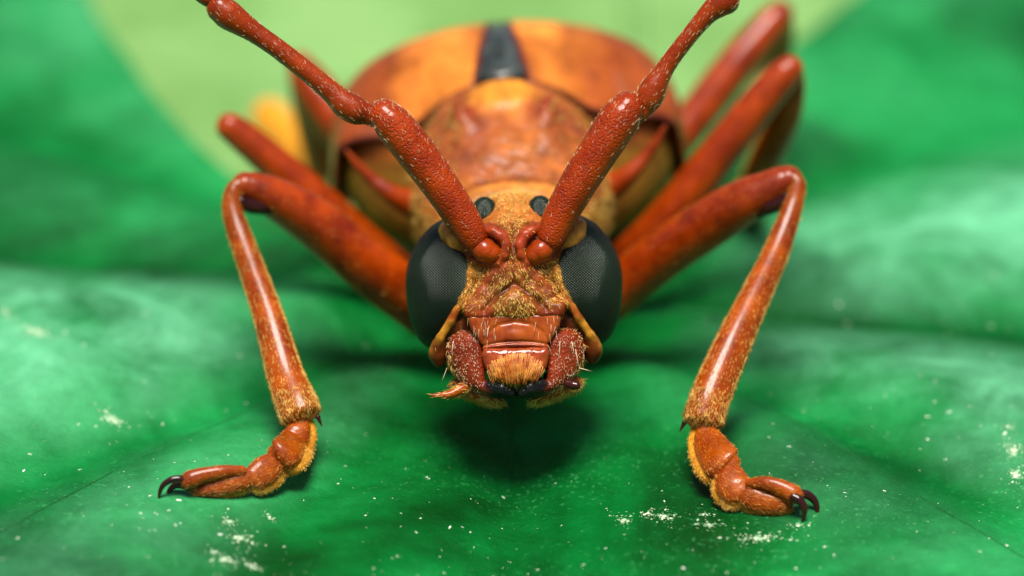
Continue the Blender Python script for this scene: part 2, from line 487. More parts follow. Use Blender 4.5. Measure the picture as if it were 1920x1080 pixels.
# ------------------------------------------------------------------ ground and leaves
gv = np.array([[-3000, -3000, -45], [3000, -3000, -45], [3000, 3000, -45], [-3000, 3000, -45.]])
g = mesh_obj('ground', gv, [np.array([[0, 1, 2, 3]])], M['ground'], smooth=False); g['kind'] = 'structure'
g['label'] = 'green and brown forest floor far below the leaves'

AY = 800.0                                     # where the stalk meets the blade, design units behind the focus
VEL, VER = [0, 20, 44, 95, 124], [0, 22, 44, 78, 128]
def leaf_z(X, Y):
    """height of the leaf in design units"""
    X = np.asarray(X, float); Y = np.asarray(Y, float)
    dx, dy = X, AY - Y
    r = np.hypot(dx, dy); ph = np.degrees(np.arctan2(np.abs(dx), dy))
    z = -372 - .019 * X + 34 * (1 - np.exp(-(X / 230.) ** 2)) - 34
    S = np.clip(r / 700., 0, 1.3) ** 1.2
    for side, ve in ((-1, VEL), (1, VER)):
        b = np.zeros_like(z)
        e = ve + [175]
        for k in range(len(e) - 1):
            f = (ph - e[k]) / (e[k + 1] - e[k]); inn = (f >= 0) & (f < 1)
            amp = (e[k + 1] - e[k]) * (1.05 if k else .4)
            b = np.where(inn, amp * np.sin(np.pi * np.clip(f, 0, 1)) ** 1.3, b)
        z = z + np.where(np.sign(X) == side, b * S, 0)
    z = z + 13 * wob(X / 190., Y / 190.) + 3.0 * wob(X / 60., Y / 60., 1, 2.)
    z = z - 12 * np.exp(-(X / 55.) ** 2) * (dy > 0)
    z = z - 2.2e-5 * np.maximum(r - 1500, 0) ** 2
    return z
def on_leaf(px, py, lift=0.):
    """depth at which a pixel's ray stands lift above the leaf"""
    lo, hi = -700., 1500.
    for _ in range(50):
        d = (lo + hi) / 2; w = loc2w(pix(px, py, d)) * U
        if w[2] - leaf_z(w[0], w[1]) > lift: lo = d
        else: hi = d
    return d
def leaf_mesh(Rfun, philo, phihi, nphi, nr, zfun, ox, oy):
    u = np.linspace(0, 1, nphi)[:, None]; rr = np.linspace(.0, 1, nr)[None] ** 1.15
    R = Rfun(u)
    r = R * rr + 2
    ph = np.radians(philo(r) + (phihi(r) - philo(r)) * u)
    X = ox + r * np.sin(ph); Y = oy - r * np.cos(ph)
    Z = zfun(X, Y)
    V = np.stack([X, Y, Z], -1).reshape(-1, 3) / U
    i = np.arange(nphi - 1)[:, None] * nr; j = np.arange(nr - 1)[None]
    q = np.stack([i + j, i + j + 1, i + nr + j + 1, i + nr + j], -1).reshape(-1, 4)
    # underside
    k = len(V)
    W = V.copy(); W[:, 2] -= .035
    top = np.arange(k).reshape(nphi, nr)
    rim = np.concatenate([top[0, :], top[1:, -1], top[-1, -2::-1]])
    side = np.stack([rim[:-1], rim[1:], rim[1:] + k, rim[:-1] + k], 1)
    return np.vstack([V, W]), [q, q[:, ::-1] + k, side]
leaf = empty('leaf', (0, AY / U, leaf_z(0., AY) / U))
leaf['label'] = 'dark glossy green leaf with white specks that the beetle stands on'; leaf['category'] = 'leaf'
def Rmain(u):
    a = np.abs(u * 2 - 1)
    return np.interp(a, [0, .12, .3, .55, .8, .93, 1], [5200, 4600, 3500, 3000, 3300, 3500, 3300]) * (1 + .012 * np.sin(u * 90))
pl = lambda r: -np.interp(r, [0, 300, 820, 1400, 2000, 3500], [118, 122, 131, 141, 148, 158])
prr = lambda r: np.interp(r, [0, 600, 2000, 3500], [148, 151, 152, 160])
LV, LP = leaf_mesh(Rmain, pl, prr, 520, 300, leaf_z, 0, AY)
bx_, by_ = LV[:, 0] * U, AY - LV[:, 1] * U
ph_ = np.degrees(np.arctan2(np.abs(bx_), by_)); r_ = np.hypot(bx_, by_)
sheen_mask = np.zeros(len(LV))  # light sheen between the veins, painted in as paler colour
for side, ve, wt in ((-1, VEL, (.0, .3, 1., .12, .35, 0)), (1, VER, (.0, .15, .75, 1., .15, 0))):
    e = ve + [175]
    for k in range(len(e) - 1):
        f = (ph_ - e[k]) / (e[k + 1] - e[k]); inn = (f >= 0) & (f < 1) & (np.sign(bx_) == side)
        sheen_mask = np.where(inn, wt[k] * np.sin(np.pi * np.clip(f, 0, 1)) ** 1.2, sheen_mask)
sheen_mask *= np.clip((r_ - 380) / 400, 0, 1)
mesh_obj('blade', LV, LP, M['leaf'], leaf, attrs={'painted_sheen': sheen_mask})
def vein_path(side, ph0, r0, r1, r, curve):
    t = np.linspace(0, 1, 60); rad = r0 + (r1 - r0) * t
    ph = np.radians(ph0 - curve * t)
    X = side * rad * np.sin(ph); Y = AY - rad * np.cos(ph)
    Z = leaf_z(X, Y) - r * (.15 if r < 10 else .87)
    return np.stack([X, Y, Z], 1) / U, (r * (1 - .7 * t)) / U
C, R = vein_path(1, 0, 10, 4600, 34, 0)
V, P = tube_data(C, R, 10); mesh_obj('midrib', V, P, M['vein'], leaf)
for side, ve in ((-1, VEL), (1, VER)):
    for a in ve[2:]:
        C, R = vein_path(side, a, 40, 2700, 2.6, 9)
        V, P = tube_data(C, R, 8); mesh_obj('vein', V, P, M['vein'], leaf)
# stalk below the blade
C = catmull(np.array([[0, AY + 10, -425], [0, AY + 260, -520], [-20, AY + 700, -900], [-40, AY + 1200, -1900], [-40, AY + 1500, -4000], [-30, AY + 1600, -18000]]) / U, 12)
V, P = tube_data(C, np.linspace(24, 60, len(C)) / U, 20); mesh_obj('stalk', V, P, M['vein'], leaf)

# dust flecks and crust on the blade, where the photograph shows them
def fleck_mesh(points, sizes, seed, flat=.35, elong=(1, 3)):
    r = np.random.default_rng(seed); Vs, Fs = [], []
    oct_ = np.array([[1, 0, 0], [.5, .8, 0], [-.5, .85, 0], [-1, 0, 0], [-.45, -.8, 0], [.5, -.85, 0], [0, 0, 1.]])
    tri = np.array([[0, 1, 6], [1, 2, 6], [2, 3, 6], [3, 4, 6], [4, 5, 6], [5, 0, 6]])
    for k, ((x, y), s) in enumerate(zip(points, sizes)):
        a = r.random() * 6.28; e = r.uniform(*elong); q = oct_ * (1 + r.normal(0, .22, (7, 1)))
        q = q * np.array([s * e, s, s * flat]); ca, sa = math.cos(a), math.sin(a)
        gx = q[:, 0] * ca - q[:, 1] * sa + x; gy = q[:, 0] * sa + q[:, 1] * ca + y
        Vs.append(np.stack([gx, gy, leaf_z(gx, gy) + q[:, 2] + .4], 1)); Fs.append(tri + 7 * k)
    return np.vstack(Vs) / U, [np.vstack(Fs)]
def scr_to_leaf(px, py):
    w = pw(px, py, on_leaf(px, py)) * U
    return w[0], w[1]
pts, sz = [], []
for k in range(900):
    px, py = rng.uniform(-150, 2070), 1130 - 620 * rng.random() ** 1.5
    if abs(px - 960) < 330 and py < 800 and rng.random() < .8: continue
    pts.append(scr_to_leaf(px, py)); sz.append(min(.5 * math.exp(rng.normal(.4, .55)), 3.4))
V, P = fleck_mesh(pts, sz, 3, elong=(1, 2.8)); o = mesh_obj('dust', V, P, M['dust'], leaf); o['kind'] = 'stuff'
pts, sz = [], []
for (cx, cy, rx, ry, ct) in ((215, 788, 36, 13, 50), (65, 620, 60, 16, 60), (10, 585, 30, 18, 20), (432, 978, 26, 14, 24), (450, 1008, 34, 16, 40), (420, 1048, 40, 16, 34), (470, 1062, 40, 12, 24), (505, 970, 14, 9, 10),
                             (1168, 975, 24, 12, 24), (1215, 962, 14, 10, 14), (1245, 968, 38, 14, 40), (1330, 985, 26, 10, 24), (1420, 1010, 62, 12, 60), (1500, 985, 30, 10, 10), (1900, 845, 30, 30, 50), (1905, 890, 26, 22, 40), (1890, 800, 20, 10, 14), (1320, 965, 20, 9, 12)):
    for k in range(ct * 3):
        a, q = rng.random() * 6.28, abs(rng.normal(0, .55)) * (1 + .5 * math.sin(k * .37))
        pts.append(scr_to_leaf(cx + rx * q * math.cos(a), cy + ry * q * math.sin(a) + .25 * rx * q * math.cos(a) * (cx < 960)))
        sz.append(min(.5 * math.exp(abs(rng.normal(0, .75))), 2.6))
V, P = fleck_mesh(pts, sz, 5, flat=.3, elong=(1, 2)); o = mesh_obj('crust', V, P, M['crust'], leaf); o['kind'] = 'stuff'

def pale_z(X, Y):
    r = np.hypot(X, Y - 1500)
    return -520 + 26 * wob(X / 600., Y / 600.) + .05 * np.maximum(Y - 1500, 0) + 40 * np.exp(-((X + 450) / 300.) ** 2 - ((Y - 1600) / 400.) ** 2) - 1.2e-5 * np.maximum(r - 2500, 0) ** 2
pale = empty('pale_leaf', (0, 2500 / U, -520 / U))
pale['label'] = 'pale yellow-green leaf blurred behind and below the beetle'; pale['category'] = 'leaf'
PV, PP = leaf_mesh(lambda u: 5200 * (1 + .08 * np.cos(u * 12.5)), lambda r: r * 0 - 178, lambda r: r * 0 + 178, 220, 90, pale_z, 300, 4200)
mesh_obj('blade', PV, PP, M['pale_leaf'], pale)
t = np.linspace(0, 1, 50); X = 300 + 0 * t; Y = -700 + 9800 * t
V, P = tube_data(np.stack([X, Y, pale_z(X, Y) - 6], 1) / U, np.full(50, 26) / U, 10); mesh_obj('midrib', V, P, M['pale_leaf'], pale)
C = catmull(np.array([[300, 4200, -440], [300, 4600, -900], [350, 5200, -3000], [380, 5500, -18000]]) / U, 12)
V, P = tube_data(C, np.linspace(30, 60, len(C)) / U, 16); mesh_obj('stalk', V, P, M['pale_leaf'], pale)

# ------------------------------------------------------------------ the beetle
beetle = empty('longhorn_beetle', (0, .9, leaf_z(0., 360.) / U))
beetle['label'] = 'reddish brown longhorn beetle facing forward on the dark green leaf'; beetle['category'] = 'beetle'
GOLD, REDC, DARK, ORNG = (.19, .066, .01), (.24, .026, .006), (.045, .012, .004), (.5, .17, .03)
HCX, HROLL = 4.0, math.radians(1.3)
def head2w(P):
    P = np.asarray(P, float)
    x, v = P[..., 0], P[..., 1] - 0
    c, s = math.cos(HROLL), math.sin(HROLL)
    return loc2w(np.stack([x * c - v * s + HCX, x * s + v * c, P[..., 2]], -1))

# --- head capsule
H = Field((-185, -172, -30), (185, 200, 400), 2.6)
H.add(ell((0, 58, 225), (128, 126, 170)), 10, ORNG)
H.add(ell((0, 10, 88), (92, 115, 78)), 18, GOLD)
H.add(ell((0, -28, 80), (104, 50, 84)), 14, GOLD)
H.add(rbox((0, -42, 66), (96, 16, 63), 12), 10, (.24, .07, .012))
for c in chain([(78, 62, 62, 14), (84, 25, 44, 11), (97, -18, 36, 9), (120, -58, 38, 8), (142, -92, 46, 8), (152, -114, 54, 11)]): H.add(c, 6, (.5, .23, .02))
for c in chain([(144, -104, 62, 15), (148, -122, 64, 16), (146, -134, 68, 13)]): H.add(c, 6, (.12, .02, .006))
for c in chain([(84, -24, 76, 34), (108, -66, 82, 32), (128, -98, 88, 26), (136, -120, 88, 18)]): H.add(c, 8, (.09, .022, .006))
H.add(rbox((0, -104, 100), (92, 52, 56), 20), 6, (.05, .012, .004))
H.add(ell((52, 78, 70), (48, 46, 46)), 14, REDC)
H.add(ell((108, 94, 80), (42, 26, 42), (0, 0, 52)), 6, (.85, .33, .06))
H.add(ell((56, 76, 10), (27, 24, 26)), 5, None, sub=True)
for c in chain([(37, 107, 20, 11), (21, 98, 16, 11.5), (12, 80, 14, 10.5), (15, 62, 14, 8.5), (28, 49, 16, 6.5), (52, 46, 22, 5.5), (78, 55, 36, 6)]): H.add(c, 3.5, (.34, .04, .012))
for c in chain([(18, 40, 24, 8), (44, 18, 26, 7), (66, -12, 28, 8), (86, -36, 30, 8)]): H.add(c, 14, (.24, .034, .008))
def face_detail(X, Y, Z):
    x = np.abs(X); front = (Z < 130)
    g = 5.0 * np.exp(-(x / 3.2) ** 2) / (1 + np.exp(-(Y - 12) / 4)) / (1 + np.exp((Y - 128) / 4))
    a = 8 * np.exp(-(seg2(x, Y, [(0, 8), (16, -4), (34, -16), (52, -34), (58, -40)]) / 6.5) ** 2)
    w = 1.6 * wob(X / 9., Y / 9., 1.) + 1.2 * wob(X / 5., Y / 5. + Z / 7., 1., 3.)
    return (g + a) * front + w * (Y > -60)
H.disp(face_detail)
HV, HQ = H.mesh(2)
tint = H.colors(HV)
x, y, z = np.abs(HV[:, 0]), HV[:, 1], HV[:, 2]
dA = np.exp(-(seg2(x, y, [(0, 8), (16, -4), (34, -16), (52, -34), (58, -40)]) / 6.) ** 2)[:, None] * .7  # groove shade painted into the tint, along with bare brown cuticle
tint = tint * (1 - dA) + np.array(DARK) * dA
dG = (np.exp(-(x / 2.6) ** 2) * (y > 10) * (y < 125))[:, None] * .7
tint = tint * (1 - dG) + np.array(DARK) * dG
rd = np.exp(-((x - 100) / 14.) ** 2 - ((y + 35) / 30.) ** 2)[:, None] * .5
tint = tint * (1 - rd) + np.array(REDC) * rd
goldness = np.clip((tint[:, 1] - .034) / .04, 0, 1)
lip = np.exp(-((y + 50) / 12.) ** 2) * np.clip((x - 30) / 12, 0, 1) * (z < 60)
tint = tint * (1 - .8 * lip[:, None]) + np.array([.2, .02, .005]) * .8 * lip[:, None]
fl = np.clip((x - 100) / 12, 0, 1) * (y < 10)
low = (np.clip((-92 - y) / 14, 0, 1) * np.clip((162 - x) / 8, 0, 1) * (x > 110))[:, None] * .85
tint = tint * (1 - low) + np.array([.13, .022, .006]) * low
patch = np.clip((x - 72) / 8, 0, 1) * np.clip((y - 52) / 8, 0, 1) * (z < 100)
lobe = np.exp(-((x - 52) / 24.) ** 4 - ((y - 138) / 32.) ** 4)
goldness = goldness * (1 - lip) * (1 - .95 * fl) * (1 - patch) * (1 - lobe)
mot = np.clip(.5 + .8 * wob(HV[:, 0] / 13., y / 12. + z / 15.), 0, 1)[:, None] * (y > -45)[:, None]
tint = tint * (1 - .5 * mot) + np.array([.3, .06, .01]) * .5 * mot
head = mesh_obj('head', head2w(HV), [HQ], M['head'], beetle, attrs={'tint': tint, 'fuzz': goldness * .8})
HW = head2w(HV)
def gmask(c, nr, T): return goldness[T].mean(1) ** 1.5 * (HV[T, 2].mean(1) < 260) * ((nr @ AF) < .35)
def comb_head(P, N):
    loc = np.stack([P @ AX, P @ AU, P @ AF], 1) * U
    d = np.stack([np.sign(loc[:, 0] - 4) * .25 * np.minimum(np.abs(loc[:, 0] - 4) / 40, 1), -np.ones(len(P)) * .8, np.zeros(len(P))], 1)
    return loc2w(d) * U
setae('face_hair', head, HW, [HQ], 12500, 8.5, .75, M['gold'], comb_head, .28, gmask, .35, seed=11)

# --- compound eyes: a faceted ellipsoid, every facet a small dome, and a small upper lobe
def geodesic(f):
    t = (1 + 5 ** .5) / 2
    B = np.array([[-1, t, 0], [1, t, 0], [-1, -t, 0], [1, -t, 0], [0, -1, t], [0, 1, t], [0, -1, -t], [0, 1, -t], [t, 0, -1], [t, 0, 1], [-t, 0, -1], [-t, 0, 1]], float)
    F = np.array([[0, 11, 5], [0, 5, 1], [0, 1, 7], [0, 7, 10], [0, 10, 11], [1, 5, 9], [5, 11, 4], [11, 10, 2], [10, 7, 6], [7, 1, 8], [3, 9, 4], [3, 4, 2], [3, 2, 6], [3, 6, 8], [3, 8, 9], [4, 9, 5], [2, 4, 11], [6, 2, 10], [8, 6, 7], [9, 8, 1]])
    V, T, n = [], [], 0
    for a, b, c in B[F]:
        ids = {}
        for i in range(f + 1):
            for j in range(f + 1 - i):
                ids[i, j] = n; n += 1; V.append(a + (b - a) * i / f + (c - a) * j / f)
        for i in range(f):
            for j in range(f - i):
                T.append((ids[i, j], ids[i + 1, j], ids[i, j + 1]))
                if i + j < f - 1: T.append((ids[i + 1, j], ids[i + 1, j + 1], ids[i, j + 1]))
    V = np.array(V); V /= np.linalg.norm(V, axis=1)[:, None]
    key = np.round(V * 1e5).astype(np.int64)
    _, first, inv = np.unique(key, axis=0, return_index=True, return_inverse=True)
    return V[first], inv.ravel()[np.array(T)]
GV, GT = geodesic(31)
def faceted(c, r, shape=None, keep=None, dome=.9):
    D = GV
    def surf(D, off):
        P = D * np.array(r); N = D / np.array(r); N /= np.linalg.norm(N, axis=1)[:, None]
        P = P + N * off
        if shape is not None: P = shape(P)
        return P + np.array(c)
    nv = len(D); nt = len(GT)
    nz = lambda q: q / np.linalg.norm(q, axis=-1)[..., None]
    pts, off, key, quads = [], [], [], []
    ek = lambda p, q: np.minimum(p, q).astype(np.int64) * nv + np.maximum(p, q)
    base = nv * nv
    cen = nz(D[GT].mean(1))
    for r_ in range(3):
        a, b_, c_ = GT[:, r_], GT[:, (r_ + 1) % 3], GT[:, (r_ + 2) % 3]
        pts += [D[a], nz(D[a] + D[b_]), cen, nz(D[a] + D[c_])]
        A = a.astype(np.int64) * (base + nt + 10)
        key += [A + base + nt + 1, A + ek(a, b_), A + base + np.arange(nt), A + ek(a, c_)]
        off += [np.full(nt, .5), np.full(nt, -.35), np.full(nt, -.6), np.full(nt, -.35)]
    key = np.concatenate(key); pts = np.concatenate(pts); off = np.concatenate(off)
    _, first, inv = np.unique(key, return_index=True, return_inverse=True)
    V = surf(pts[first], (off[first] * dome)[:, None])
    ix = inv.ravel().reshape(3, 4, nt)
    T = np.concatenate([ix[k].T for k in range(3)])
    if keep is not None:
        T = T[keep(V[T].mean(1))]
        u, inv = np.unique(T, return_inverse=True); V = V[u]; T = inv.reshape(-1, 4)
    return V, T
def eye_shape(P):
    Q = P.copy()
    top = np.clip(P[:, 1] / 132, -1, 1)
    Q[:, 0] -= np.where(top > 0, 16 * top ** 2, 0)           # the upper end leans towards the crown
    Q[:, 0] += np.where(top < 0, 20 * top ** 2, 0)
    Q[:, 2] += 30 * np.clip(top, 0, 1) ** 2
    return Q
for sgn in (-1, 1):
    V1, T1 = faceted((122, 12, 140), (85, 128, 118), eye_shape, lambda p: p[:, 2] < 235, 2.7)
    GVs, GTs = GV, GT
    GV, GT = geodesic(14)
    V2, T2 = faceted((53, 138, 145), (28, 38, 36), None, lambda p: p[:, 2] < 140, 1.)
    GV, GT = GVs, GTs
    V = np.vstack([V1, V2]); T = np.vstack([T1, T2 + len(V1)])
    V[:, 0] *= sgn
    if sgn > 0: T = T[:, ::-1]
    mesh_obj('eye', head2w(V), [T], M['eye'], head)

# --- clypeus, labrum, mandibles
Cl = Field((-110, -125, -20), (110, -45, 110), 2.0)
Cl.add(prism([(-90, -48), (90, -48), (84, -74), (60, -112), (-60, -112), (-84, -74)], 5, 100, 9), 6, REDC, mirror=False)
Cl.add(ell((0, -90, 60), (58, 22, 58)), 12, REDC)
def cl_d(X, Y, Z):
    x = np.abs(X)
    return 2.2 * np.exp(-(seg2(x, Y, [(0, -63), (30, -68), (52, -84), (60, -100)]) / 3.5) ** 2) + 3 * np.exp(-((Y + 101 + .0016 * x * x) / 2.6) ** 2) - 3 * np.exp(-((Y + 107 + .0016 * x * x) / 4) ** 2)
Cl.disp(cl_d)
V, Q = Cl.mesh(1); CW = head2w(V)
cly = mesh_obj('clypeus', CW, [Q], M['clypeus'], head)
setae('bristles', head, CW, [Q], 30, 20, .6, M['paleh'], -AU * .9, .55, lambda c, nr, T: (nr @ AF < -.55) * (np.abs(V[T, 0].mean(1)) > 30) * 1.0, .15, .3, 21, 3)
La = Field((-80, -195, -30), (80, -105, 90), 1.8)
La.add(prism([(-60, -112), (60, -112), (64, -124), (58, -150), (40, -174), (0, -182), (-40, -174), (-58, -150), (-64, -124)], -3, 84, 11, bulge=5), 6, REDC, mirror=False)
La.disp(lambda X, Y, Z: .9 * wob(X / 4., Y / 4. + Z / 5.))
V, Q = La.mesh(1); LW = head2w(V)
lab = mesh_obj('labrum', LW, [Q], M['red_gloss'], head)
# orange bristle brush combed down towards the mandible tips
r2 = np.random.default_rng(5); nb = 620
bx = r2.uniform(-54, 54, nb); by = -122 - 26 * r2.random(nb) ** 1.3 - .003 * bx ** 2
P0 = np.stack([bx, by, np.full(nb, -9.) + .004 * bx ** 2], 1)
tgt = np.stack([bx * (.55 + .4 * r2.random(nb)), np.full(nb, -180.) + .004 * bx ** 2 - 16 * r2.random(nb), np.full(nb, -4.)], 1)
D = tgt - P0; Ln = np.linalg.norm(D, axis=1)[:, None]; D = D / Ln + np.array([[0, .15, -.5]]) + r2.normal(0, .08, (nb, 3)); D /= np.linalg.norm(D, axis=1)[:, None]
Bd = np.tile(np.array([[0, -.12, .3]]), (nb, 1)) - np.sign(bx)[:, None] * np.array([[.12, 0, 0]])
w0 = head2w(P0); wD = head2w(P0 + D) - w0; wD /= np.linalg.norm(wD, axis=1)[:, None]; wB = (head2w(P0 + Bd) - w0) * U
hairs('brush', head, w0, wD, wB, Ln * r2.uniform(.5, 1.05, (nb, 1)) / U, r2.uniform(.7, 1.4, (nb, 1)) / U, M['orangeh'], 4)
for sgn in (-1, 1):
    Md = Field((-8, -225, -40), (150, -62, 165), 2.2)
    Md.add(prism([(62, -102), (70, -84), (100, -76), (124, -88), (132, -112), (127, -142), (112, -168), (86, -190), (56, -203), (34, -206), (36, -190), (57, -178)], 10, 105, 15, (62, .42, .05), 9), 6, (.22, .03, .008), mirror=False)
    for c in chain([(44, -186, 14, 17), (26, -190, 6, 16), (10, -197, 3, 10), (2, -203, 6, 4)]): Md.add(c, 6, (.006, .007, .006), mirror=False)
    for c in chain([(36, -178, 10, 9), (20, -176, 8, 6), (14, -183, 8, 4)]): Md.add(c, 5, (.006, .007, .006), mirror=False)
    V, Q = Md.mesh(1); tt = Md.colors(V, 3.)
    dk = np.clip((58 - V[:, 0]) / 14, 0, 1)[:, None]; tt = tt * (1 - dk) + np.array([.006, .007, .006]) * dk
    if sgn < 0: V = V * np.array([-1, 1, 1]); Q = Q[:, ::-1]
    MW = head2w(V)
    md = mesh_obj('mandible', MW, [Q], M['mandible'], head, attrs={'tint': tt, 'fuzz': tt[:, 0] * 0})
    ax = np.abs(V[:, 0])
    setae('bristles', head, MW, [Q], 300, 4.5, .6, M['paleh'], -AU * .7 - sgn * AX * .2, .5, lambda c, nr, T: (nr @ AF < -.1) * np.clip((ax[T].mean(1) - 62) / 12, 0, 1) , .25, .3, 31 + sgn, 2)
    setae('edge_hair', head, MW, [Q], 170, 14, .8, M['gold'], -AU * .8 - sgn * AX * .5, .4, lambda c, nr, T: (np.abs(nr @ AF) < .6) * (ax[T].mean(1) > 75) * 1.0, .3, .3, 41 + sgn, 3)
    # lower jaw lobe with its fringe
    Mx = Field((0, -235, 20), (150, -170, 170), 3.)
    Mx.add(ell((64, -203, 70), (44, 14, 34), (0, 0, 18)), 6, ORNG, mirror=False)
    Mx.add(ell((96, -180, 86), (30, 24, 40)), 10, ORNG, mirror=False)
    V, Q = Mx.mesh(1)
    if sgn < 0: V = V * np.array([-1, 1, 1]); Q = Q[:, ::-1]
    XW = head2w(V)
    mx = mesh_obj('maxilla', XW, [Q], M['tarsus'], head)
    setae('fringe', head, XW, [Q], 600, 14, .8, M['gold'], -AU * .6 - sgn * AX * .7, .5, lambda c, nr, T: (nr @ AU < .3) * 1.0, .25, .3, 51 + sgn, 2)
hp = lambda px, py, d, r: (px, py, d, r)
p1 = tube('palp', [hp(880, 722, 40, 12), hp(862, 731, 30, 10), hp(845, 739, 24, 8), hp(826, 741, 20, 5), hp(809, 741, 18, 2)], M['tibia'], head, 16)
Vp, Pp, _ = DATA[p1.name]; setae('palp_hair', head, Vp, Pp, 160, 10, .7, M['gold'], -AX, .4, None, .2, .2, 61)
tube('palp', [hp(1030, 708, 60, 12), hp(1048, 714, 40, 11), hp(1060, 718, 30, 8), hp(1074, 722, 24, 9), hp(1081, 723, 22, 8)], M['claw'], head, 16)
# long single bristles on the cheeks
P0 = np.array([pw(1079, 655, 10), pw(1086, 690, 30), pw(1050, 640, -5), pw(1072, 640, 10), pw(838, 690, 30), pw(850, 640, 20)])
T0 = np.array([pw(1087, 698, -10), pw(1112, 697, 10), pw(1048, 676, -25), pw(1078, 672, 0), pw(826, 722, 20), pw(846, 668, 0)])
Dd = T0 - P0; Lh = np.linalg.norm(Dd, axis=1)[:, None]
hairs('cheek_bristles', head, P0, Dd / Lh, np.zeros_like(Dd), Lh, np.full((6, 1), 1.0 / U), M['paleh'], 2)

# --- trunk (neck, prothorax, hind thorax and abdomen in one surface), built in body coordinates then rolled and yawed
BR, BY = math.radians(4.3), math.radians(1.4)
BO = np.array([-9., 560., 20.])
def body2w(P):
    P = np.asarray(P, float) - np.array([0, 560., 20.])
    x, y, z = P[..., 0], P[..., 1], P[..., 2]
    x, z = x * math.cos(BR) - z * math.sin(BR), x * math.sin(BR) + z * math.cos(BR)
    x, y = x * math.cos(BY) - y * math.sin(BY), x * math.sin(BY) + y * math.cos(BY)
    return (np.stack([x, y, z], -1) + BO) / U
#            Y    zc   a    up   down
sec = np.array([[300, -70, 60, 60, 60], [370, -68, 92, 70, 80], [396, -72, 112, 82, 95], [404, -74, 132, 92, 105], [420, -78, 146, 102, 115], [436, -80, 150, 106, 120], [446, -80, 150, 102, 125],
                [470, -82, 166, 116, 140], [520, -86, 192, 150, 165], [580, -90, 204, 182, 180], [640, -90, 204, 198, 185], [700, -88, 196, 212, 185], [736, -86, 182, 206, 180], [748, -88, 168, 186, 175],
                [760, -92, 190, 166, 180], [785, -100, 300, 164, 200], [840, -112, 342, 166, 215], [1000, -134, 342, 180, 210], [1300, -185, 285, 140, 175], [1600, -255, 220, 100, 105], [1850, -315, 130, 50, 52], [1960, -345, 40, 20, 20]])
Ys = np.concatenate([np.linspace(300, 765, 240), np.linspace(769, 1960, 130)])
prm = np.stack([np.interp(Ys, sec[:, 0], sec[:, k]) for k in range(1, 5)], 1)
kern = np.array([1, 2, 3, 2, 1.]) / 9
for k in range(4): prm[:, k] = np.convolve(np.pad(prm[:, k], 2, mode='edge'), kern, 'valid')
na = 240; th = np.linspace(0, 2 * np.pi, na, endpoint=False)
ct, st = np.cos(th), np.sin(th)
def spow(v, e): return np.sign(v) * np.abs(v) ** e
X = prm[:, 1:2] * spow(st, .92)[None]; up = np.where(ct > 0, prm[:, 2:3], prm[:, 3:4])
Z = prm[:, 0:1] + up * spow(ct, .92)[None]; Y = np.repeat(Ys[:, None], na, 1)
N = np.stack([st[None] / prm[:, 1:2], np.zeros_like(X), ct[None] / up], -1); N /= np.linalg.norm(N, axis=-1)[..., None]
pro = np.clip((Y - 440) / 20, 0, 1) * np.clip((742 - Y) / 14, 0, 1); top = np.clip(N[..., 2] * 1.4, 0, 1)
h = np.zeros_like(X)
plate = np.exp(-(np.maximum(0, np.hypot(X / 80, (Y - 672) / 62) - .55) / .3) ** 2)
h += top * pro * 11 * plate
for sx in (-1, 1):
    rr = np.hypot(X - sx * 80, (Y - 612) * .9)
    h += top * 52 * np.exp(-(rr / 17.) ** 1.2)
    h += top * pro * 7 * np.exp(-((np.abs(X - sx * 78) - 0) / 26) ** 2 - ((Y - 560) / 50) ** 2)
h += pro * (4.5 * wob(X / 26., Y / 26. + Z / 30.) + 2.5 * wob(X / 11., Y / 11. + Z / 11., 1, 4.)) * (1 - .75 * plate * top)
h += (Y < 440) * (Y > 396) * 1.5 * wob(X / 8., Y / 12.)
h += -9 * np.exp(-((Y - 452) / 8) ** 2) * (top + .5)
X, Y, Z = X + N[..., 0] * h, Y - 0 * h, Z + N[..., 2] * h
TV = np.stack([X, Y, Z], -1).reshape(-1, 3)
nr_ = len(Ys); i = np.arange(nr_ - 1)[:, None] * na; j = np.arange(na)[None]; j2 = (j + 1) % na
TQ = np.stack([i + j, i + j2, i + na + j2, i + na + j], -1).reshape(-1, 4)
caps = [np.arange(na)[None, ::-1], (np.arange(na) + (nr_ - 1) * na)[None]]
nz = N[..., 2].ravel(); pl_ = (plate * top).ravel()[:, None] * np.clip((TV[:, 1:2] - 560) / 40, 0, 1) * (TV[:, 1:2] < 750)
tint = np.tile(np.array([.26, .06, .02]), (len(TV), 1))
wv = np.clip(.5 + .7 * wob(TV[:, 0] / 34., TV[:, 1] / 30.), 0, 1)[:, None]
tint = tint * (1 - .75 * wv) + np.array([.5, .16, .025]) * .75 * wv
tint = tint * (1 - pl_) + np.array([.68, .27, .03]) * pl_
side = np.clip((.45 - nz) / .35, 0, 1)[:, None]; tint = tint * (1 - side) + np.array([.4, .21, .03]) * side
col_ = ((TV[:, 1] < 446) & (TV[:, 1] > 398))[:, None]; tint = np.where(col_, np.array([.56, .22, .04]), tint)
tub = np.exp(-(np.hypot(np.abs(TV[:, 0]) - 80, TV[:, 1] - 612) / 26) ** 2)[:, None] * (nz > .3)[:, None]; tint = tint * (1 - tub) + np.array([.25, .03, .012]) * tub
TW = body2w(TV)
body = mesh_obj('body', TW, [TQ] + caps, M['trunk'], beetle, attrs={'tint': tint, 'fuzz': (side.ravel() * .8)})
setae('side_hair', body, TW, [TQ], 5000, 13, .8, M['gold'], np.array([0, .6, -.2]), .35, lambda c, nr, T: (c[:, 1] * U < 760) * np.clip(.7 - np.abs(nr[:, 2] - .1), 0, 1), .3, .3, 71)
